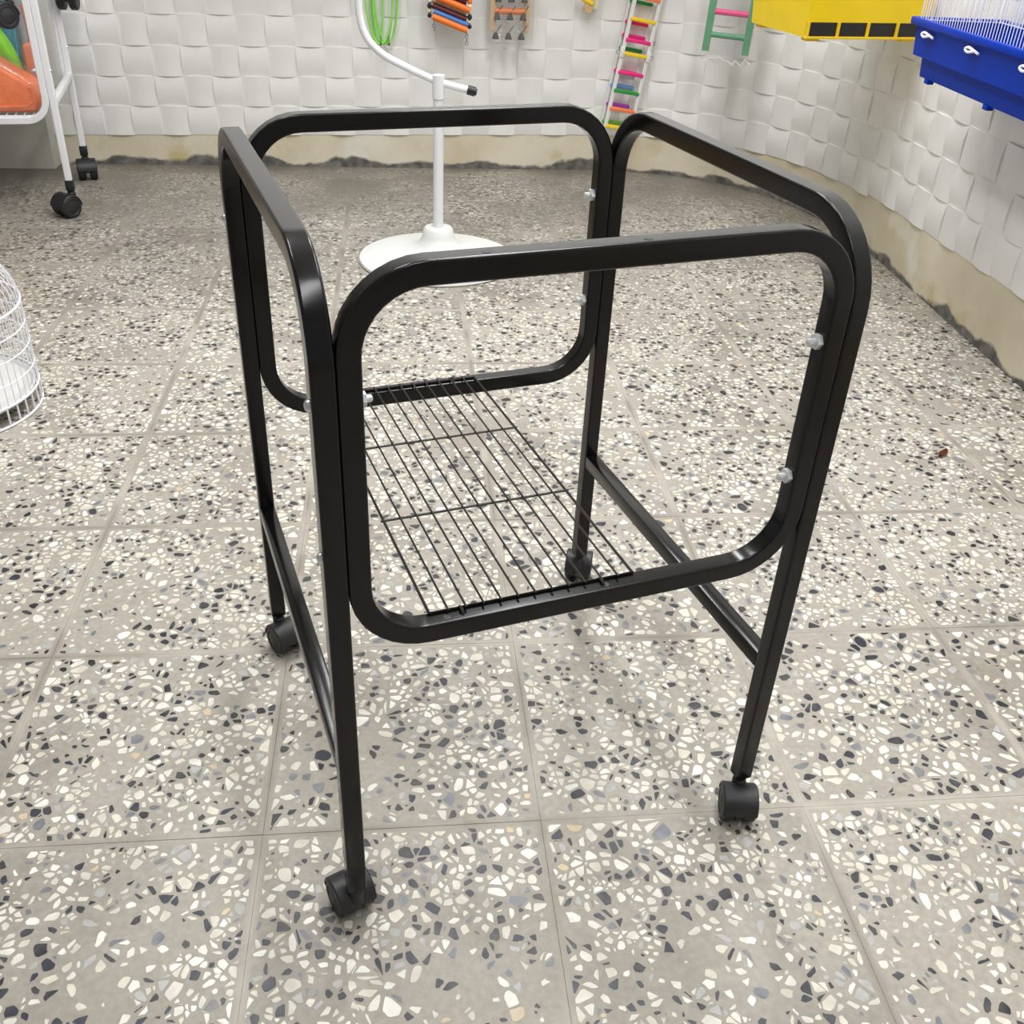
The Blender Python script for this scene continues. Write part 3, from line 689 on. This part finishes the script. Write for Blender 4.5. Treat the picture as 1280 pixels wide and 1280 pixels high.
    # crumpled closed foot
bg = obj('film_bag', mesh_of(bagm), MT['film'], l3, smooth=True)
def crumple(bm):
    for k in range(5):
        x = -0.06 + 0.03 * k; sweep(bm, [(x, -0.012, -0.028 + 0.008 * math.sin(k * 1.3)), (x + 0.012, -0.014, -0.018 + 0.006 * math.sin(k * 2)), (x + 0.03, -0.012, -0.026 + 0.008 * math.sin(k * 1.3 + 1.3))], prof_sq(0.0045, 0.0016, 0.0005, 1))
obj('bag_crease', mesh_of(crumple), MT['white_plastic'], bg, smooth=True)
for sx in (-1, 1): obj('back_rail', mesh_of(lambda bm: box(bm, (sx * 0.069, 0.028, 0.29), (0.010, 0.010, 0.52), bev=0.001)), MT['green_wood'], l3, smooth=True)

# ------------------------------------------------------------------ unseen shelf added to shade the upper back wall
sh = thing('added_shade_shelf', 'added slatted white shelf out of view, shading the upper back wall', 'shelf')
wall_frame(sh, -0.20, 0.0, 0.98)
for k in range(4): obj('slat', mesh_of(lambda bm: box(bm, (0, -0.055 - 0.075 * k, 0), (1.9, 0.062, 0.016), bev=0.002)), MT['white_paint'], sh, smooth=True)
for x in (-0.85, -0.28, 0.28, 0.85): obj('bracket', mesh_of(lambda bm: (box(bm, (x, -0.15, -0.016), (0.02, 0.30, 0.018)), box(bm, (x, -0.012, -0.06), (0.02, 0.018, 0.10)))), MT['white_paint'], sh)
# ------------------------------------------------------------------ hanging toys
def hang_cord(t, x, y, z0, z1): obj('cord', mesh_of(lambda bm: rod(bm, (x, y, z0), (x, y, z1), 0.0012)), MT['dull_steel'], t, smooth=True)
# lime hoops
hp = thing('hoop_toy', 'bundle of thin lime green plastic hoops hung on the back wall', 'hoop toy')
wall_frame(hp, -0.545, 0.05, 0.432)
for k, (dx, rx, rz, ty) in enumerate(((-0.012, 0.048, 0.17, 0.00), (0.0, 0.034, 0.15, 0.012), (0.012, 0.042, 0.175, 0.02), (-0.02, 0.020, 0.14, 0.028))):
    obj('hoop', mesh_of(lambda bm: sweep(bm, [(dx + rx * math.cos(2 * math.pi * q / 32), ty + 0.004 * math.sin(q), 0.006 + rz + rz * math.sin(2 * math.pi * q / 32)) for q in range(32)], prof_round(0.0034, 7), closed=True, up=(0, 1, 0))), MT['green_hoop'], hp, smooth=True)
for dx in (-0.010, 0.018): obj('clip', mesh_of(lambda bm: (rod(bm, (dx, -0.006, 0.004), (dx, -0.006, 0.035), 0.0016), lathe(bm, [(0.004, 0.0), (0.004, 0.006)], 8, origin=(dx, -0.006, 0.004)))), MT['dull_steel'], hp, smooth=True)
# bead-and-stick swing
sw = thing('swing_toy', 'bird swing of orange, blue and maroon sticks with beads, hung on the back wall', 'bird toy')
wall_frame(sw, -0.315, 0.09, 0.508, 0.0)
for k, (z, y, c, r, dx) in enumerate(((0.000, -0.012, 'bead_orange', 0.0105, 0), (0.014, 0.006, 'bead_blue', 0.009, 0.004), (0.032, 0.018, 'maroon', 0.010, 0), (0.047, 0.03, 'wood', 0.009, 0), (0.062, 0.0, 'bead_orange', 0.0105, 0.01), (0.085, 0.02, 'maroon', 0.010, 0.0), (0.108, 0.0, 'bead_blue', 0.010, 0.0))):
    obj('stick', mesh_of(lambda bm: sweep(bm, [(-0.062 + dx, y, z + 0.030), (0.058 + dx, y - 0.01, z - 0.010)], prof_round(r, 10))), MT[c], sw, smooth=True)
for sx in (-1, 1):
    for k, (z, c, r) in enumerate(((0.010, 'black_grille', 0.008), (0.025, 'cream', 0.008), (0.040, 'black_grille', 0.009), (0.056, 'white_plastic', 0.009), (0.072, 'cream', 0.009), (0.088, 'bead_orange', 0.009), (0.105, 'black_grille', 0.009))):
        obj('bead', mesh_of(lambda bm: bmesh.ops.create_uvsphere(bm, u_segments=10, v_segments=6, radius=r, matrix=Matrix.Translation((sx * 0.070 - 0.002, 0.0 + 0.006 * (k % 2), z + (0.022 if sx < 0 else -0.01))))), MT[c], sw, smooth=True)
    zz = -0.002 if sx > 0 else 0.03
    obj('hook_chain', mesh_of(lambda bm: [sweep(bm, arc((sx * 0.058, -0.012 + 0.001 * k, zz - 0.018 - 0.011 * k), (1, 0, 0) if k % 2 else (0, 1, 0), (0, 0, 1), 0.0052, 0, 340, 10), prof_round(0.0011, 5)) for k in range(4 if sx > 0 else 3)]), MT['dull_steel'], sw, smooth=True)
    hang_cord(sw, sx * 0.068, 0.0, 0.02, 0.34)
obj('hanger_bar', mesh_of(lambda bm: rod(bm, (-0.07, 0.0, 0.34), (0.07, 0.0, 0.34), 0.004, 8)), MT['wood'], sw, smooth=True)
# wooden frame toy with bells
ft = thing('bell_toy', 'pale wood frame toy with an orange bar and rows of black bells', 'bird toy')
wall_frame(ft, -0.105, 0.07, 0.470, 0.0)
for sx in (-1, 1):
    obj('side_board', blob([(sx * 0.060 - 0.011, 0.035), (sx * 0.060 - 0.006, 0.020), (sx * 0.060 + 0.006, 0.020), (sx * 0.060 + 0.011, 0.045), (sx * 0.060 + 0.011, 0.33), (sx * 0.060 - 0.011, 0.33)], 0.010, 0.002), MT['wood'], ft, smooth=True)
for z in (0.088, 0.165, 0.245): obj('bar', mesh_of(lambda bm: sweep(bm, [(-0.056, 0, z), (0.056, 0, z)], prof_round(0.0105, 10))), MT['bead_orange'], ft, smooth=True)
for r, z in enumerate((0.0, 0.062, 0.118, 0.14, 0.20)):
    for k in range(3):
        x = -0.050 + 0.046 * k + 0.003 * r
        b = obj('bell', mesh_of(lambda bm: lathe(bm, [(0.001, z + 0.022), (0.005, z + 0.021), (0.0085, z + 0.014), (0.0115, z + 0.004), (0.0125, z), (0.0105, z), (0.006, z + 0.01)], 14, origin=(x, -0.010 - 0.004 * (r % 2), 0))), MT['black_grille'], ft, smooth=True)
        obj('tie', mesh_of(lambda bm: rod(bm, (x, -0.010, z + 0.02), (x + 0.02, -0.006, z + 0.045), 0.0014)), MT['black_grille'], b, smooth=True)
obj('film_bag', mesh_of(lambda bm: box(bm, (0.0, -0.004, 0.16), (0.165, 0.046, 0.35), bev=0.012)), MT['film'], ft, smooth=True)
# wood toy, just its foot in view
wt = thing('wood_toy', 'small pale wood toy with a yellow peg hung by the rainbow ladders', 'bird toy')
wall_frame(wt, 0.172, 0.05, 0.560, 0.20)
obj('board', mesh_of(lambda bm: box(bm, (0.0, 0, 0.09), (0.030, 0.014, 0.18), bev=0.003)), MT['wood'], wt, smooth=True)
obj('backing_board', mesh_of(lambda bm: box(bm, (0.020, 0.012, 0.105), (0.026, 0.010, 0.18), bev=0.003)), MT['cream'], wt, smooth=True)
obj('peg', mesh_of(lambda bm: sweep(bm, [(-0.045, -0.004, 0.044), (0.01, -0.004, 0.030)], prof_round(0.008, 10))), MT['c_yellow'], wt, smooth=True)

# ------------------------------------------------------------------ cages on the right
def cage_wires(t, x0, x1, y0, y1, z0, h, step, m):
    for (ax, ay, bx_, by, nm) in ((x0, y0, x1, y0, 'front_grid'), (x0, y1, x1, y1, 'back_grid'), (x0, y0, x0, y1, 'side_grid'), (x1, y0, x1, y1, 'side_grid')):
        L = math.hypot(bx_ - ax, by - ay); n = int(L / step)
        g = obj(nm, mesh_of(lambda bm: sweep(bm, [(ax, ay, z0 + 0.002), (bx_, by, z0 + 0.002), (bx_, by, z0 + h), (ax, ay, z0 + h)], prof_round(0.0016, 6), closed=True, up=(-(by - ay), bx_ - ax, 0))), m, t, smooth=True)
        for z in (z0 + h * 0.34, z0 + h * 0.67): obj('cross_wire', mesh_of(lambda bm: rod(bm, (ax, ay, z), (bx_, by, z), 0.0014)), m, g, smooth=True)
        for k in range(n + 1):
            f = k / n; x, y = ax + (bx_ - ax) * f, ay + (by - ay) * f
            obj('wire', mesh_of(lambda bm: rod(bm, (x, y, z0), (x, y, z0 + h), 0.0011, 5)), m, g, smooth=True)
    n = int((y1 - y0) / step)
    g = obj('roof_grid', mesh_of(lambda bm: sweep(bm, [(x0, y0, z0 + h), (x1, y0, z0 + h), (x1, y1, z0 + h), (x0, y1, z0 + h)], prof_round(0.0017, 6), closed=True, up=(0, 0, 1))), m, t, smooth=True)
    for k in range(1, n): obj('wire', mesh_of(lambda bm: rod(bm, (x0, y0 + (y1 - y0) * k / n, z0 + h), (x1, y0 + (y1 - y0) * k / n, z0 + h), 0.0013, 5)), m, g, smooth=True)
def tub(bm, x0, x1, y0, y1, z0, z1, flare, wall=0.003):
    o0 = [(x0 + flare, y0 + flare, z0), (x1 - flare, y0 + flare, z0), (x1 - flare, y1 - flare, z0), (x0 + flare, y1 - flare, z0)]
    o1 = [(x0, y0, z1), (x1, y0, z1), (x1, y1, z1), (x0, y1, z1)]
    i1 = [(x0 + wall, y0 + wall, z1), (x1 - wall, y0 + wall, z1), (x1 - wall, y1 - wall, z1), (x0 + wall, y1 - wall, z1)]
    i0 = [(x0 + flare + wall, y0 + flare + wall, z0 + wall), (x1 - flare - wall, y0 + flare + wall, z0 + wall), (x1 - flare - wall, y1 - flare - wall, z0 + wall), (x0 + flare + wall, y1 - flare - wall, z0 + wall)]
    R = [[bm.verts.new(p) for p in r] for r in (o0, o1, i1, i0)]
    for a in range(3):
        for k in range(4): bm.faces.new((R[a][k], R[a][(k + 1) % 4], R[a + 1][(k + 1) % 4], R[a + 1][k]))
    bm.faces.new(R[0][::-1]); bm.faces.new(R[3])
# blue: long side faces the room, local x runs along the right wall towards the viewer
bl = thing('bird_cage', 'white wire birdcage with a deep blue plastic base on the right wall', 'birdcage', (0.898, 2.61, 0.600), math.atan2(RD.y, RD.x))
LB, DB = 0.62, 0.212
lower = obj('tray', mesh_of(lambda bm: tub(bm, 0.022, LB - 0.022, 0.022, DB - 0.02, 0.0, 0.05, 0.004)), MT['blue'], bl)
obj('base', mesh_of(lambda bm: tub(bm, 0.0, LB, 0.0, DB, 0.045, 0.120, 0.006)), MT['blue'], bl)
obj('rim', mesh_of(lambda bm: (box(bm, (LB / 2, -0.004, 0.117), (LB + 0.03, 0.012, 0.016), bev=0.003), box(bm, (LB / 2, DB + 0.002, 0.117), (LB + 0.03, 0.012, 0.016), bev=0.003), box(bm, (-0.006, DB / 2, 0.117), (0.014, DB + 0.015, 0.016), bev=0.003), box(bm, (LB + 0.006, DB / 2, 0.117), (0.014, DB + 0.015, 0.016), bev=0.003))), MT['blue'], bl, smooth=True)
for x in (0.07, LB - 0.25, LB - 0.07): obj('foot', mesh_of(lambda bm: box(bm, (x, 0.032, -0.004), (0.022, 0.016, 0.012), bev=0.002)), MT['blue'], bl, smooth=True)
for x in (0.06, 0.285, 0.52):
    obj('clip', mesh_of(lambda bm: sweep(bm, smooth_path([(x + 0.05, -0.002, 0.092), (x + 0.034, -0.007, 0.097), (x + 0.012, -0.008, 0.100), (x, -0.009, 0.096), (x + 0.012, -0.009, 0.091), (x + 0.036, -0.008, 0.095)], 4), prof_round(0.0028, 7))), MT['white_wire'], bl, smooth=True)
cage_wires(bl, 0.008, LB - 0.008, 0.004, DB - 0.012, 0.118, 0.34, 0.0125, MT['white_wire'])
# yellow
ye = thing('bird_cage', 'birdcage with a yellow plastic base and black slotted drawer in the wall corner', 'birdcage', (0.716, 2.915, 0.634), 0.30)
WY, DY = 0.372, 0.31
obj('base', mesh_of(lambda bm: tub(bm, -0.004, WY + 0.004, -0.004, DY + 0.004, 0.036, 0.125, 0.004)), MT['yellow'], ye)
obj('plinth', mesh_of(lambda bm: tub(bm, 0.0, WY, 0.004, DY, -0.002, 0.038, 0.002)), MT['yellow'], ye)
obj('drawer_front', mesh_of(lambda bm: box(bm, (WY / 2, 0.0025, 0.0185), (WY - 0.008, 0.004, 0.034))), MT['black_grille'], ye)
for k in range(5):
    x = 0.004 + (WY - 0.008) * k / 4
    obj('rib', mesh_of(lambda bm: box(bm, (x, -0.002, 0.0185), (0.007, 0.008, 0.036), bev=0.001)), MT['yellow_grille'], ye)
obj('lower_lip', mesh_of(lambda bm: box(bm, (WY / 2, -0.002, -0.001), (WY + 0.004, 0.010, 0.006), bev=0.001)), MT['yellow_grille'], ye)
for x, y in ((0.03, 0.02), (WY - 0.05, 0.02), (0.03, DY - 0.03), (WY - 0.05, DY - 0.03)): obj('foot', mesh_of(lambda bm: box(bm, (x, y, -0.006), (0.040, 0.030, 0.010), bev=0.002)), MT['yellow'], ye, smooth=True)
cage_wires(ye, 0.01, WY - 0.01, 0.01, DY - 0.01, 0.12, 0.36, 0.0125, MT['white_wire'])
obj('hanging_rod', mesh_of(lambda bm: rod(bm, (WY / 2, DY / 2, 0.478), (WY / 2, DY / 2, 2.145), 0.003, 8)), MT['dull_steel'], ye, smooth=True)

# ------------------------------------------------------------------ scrap on the floor
lf = thing('dry_leaf', 'small curled brown leaf scrap lying on the floor tiles', 'leaf', (0.878, 1.79, 0.0015), 0.7)
def leafm(bm):
    n = 8; rows = []
    for i in range(n + 1):
        u = i / n; w = 0.0085 * math.sin(math.pi * (0.08 + 0.86 * u)); z = 0.006 * (u - 0.4) ** 2 * 4
        rows.append([bm.verts.new((-0.013 + 0.028 * u, s * w, z + abs(s) * 0.004)) for s in (-1, -0.5, 0, 0.5, 1)])
    for i in range(n):
        for k in range(4): bm.faces.new((rows[i][k], rows[i + 1][k], rows[i + 1][k + 1], rows[i][k + 1]))
    g = bm.faces[:]; r = bmesh.ops.solidify(bm, geom=g, thickness=0.0006)
obj('blade', mesh_of(leafm), MT['leaf'], lf, smooth=True)
obj('stalk', mesh_of(lambda bm: rod(bm, (-0.012, 0, 0.003), (-0.022, 0.003, 0.001), 0.0007, 5)), MT['leaf'], lf)
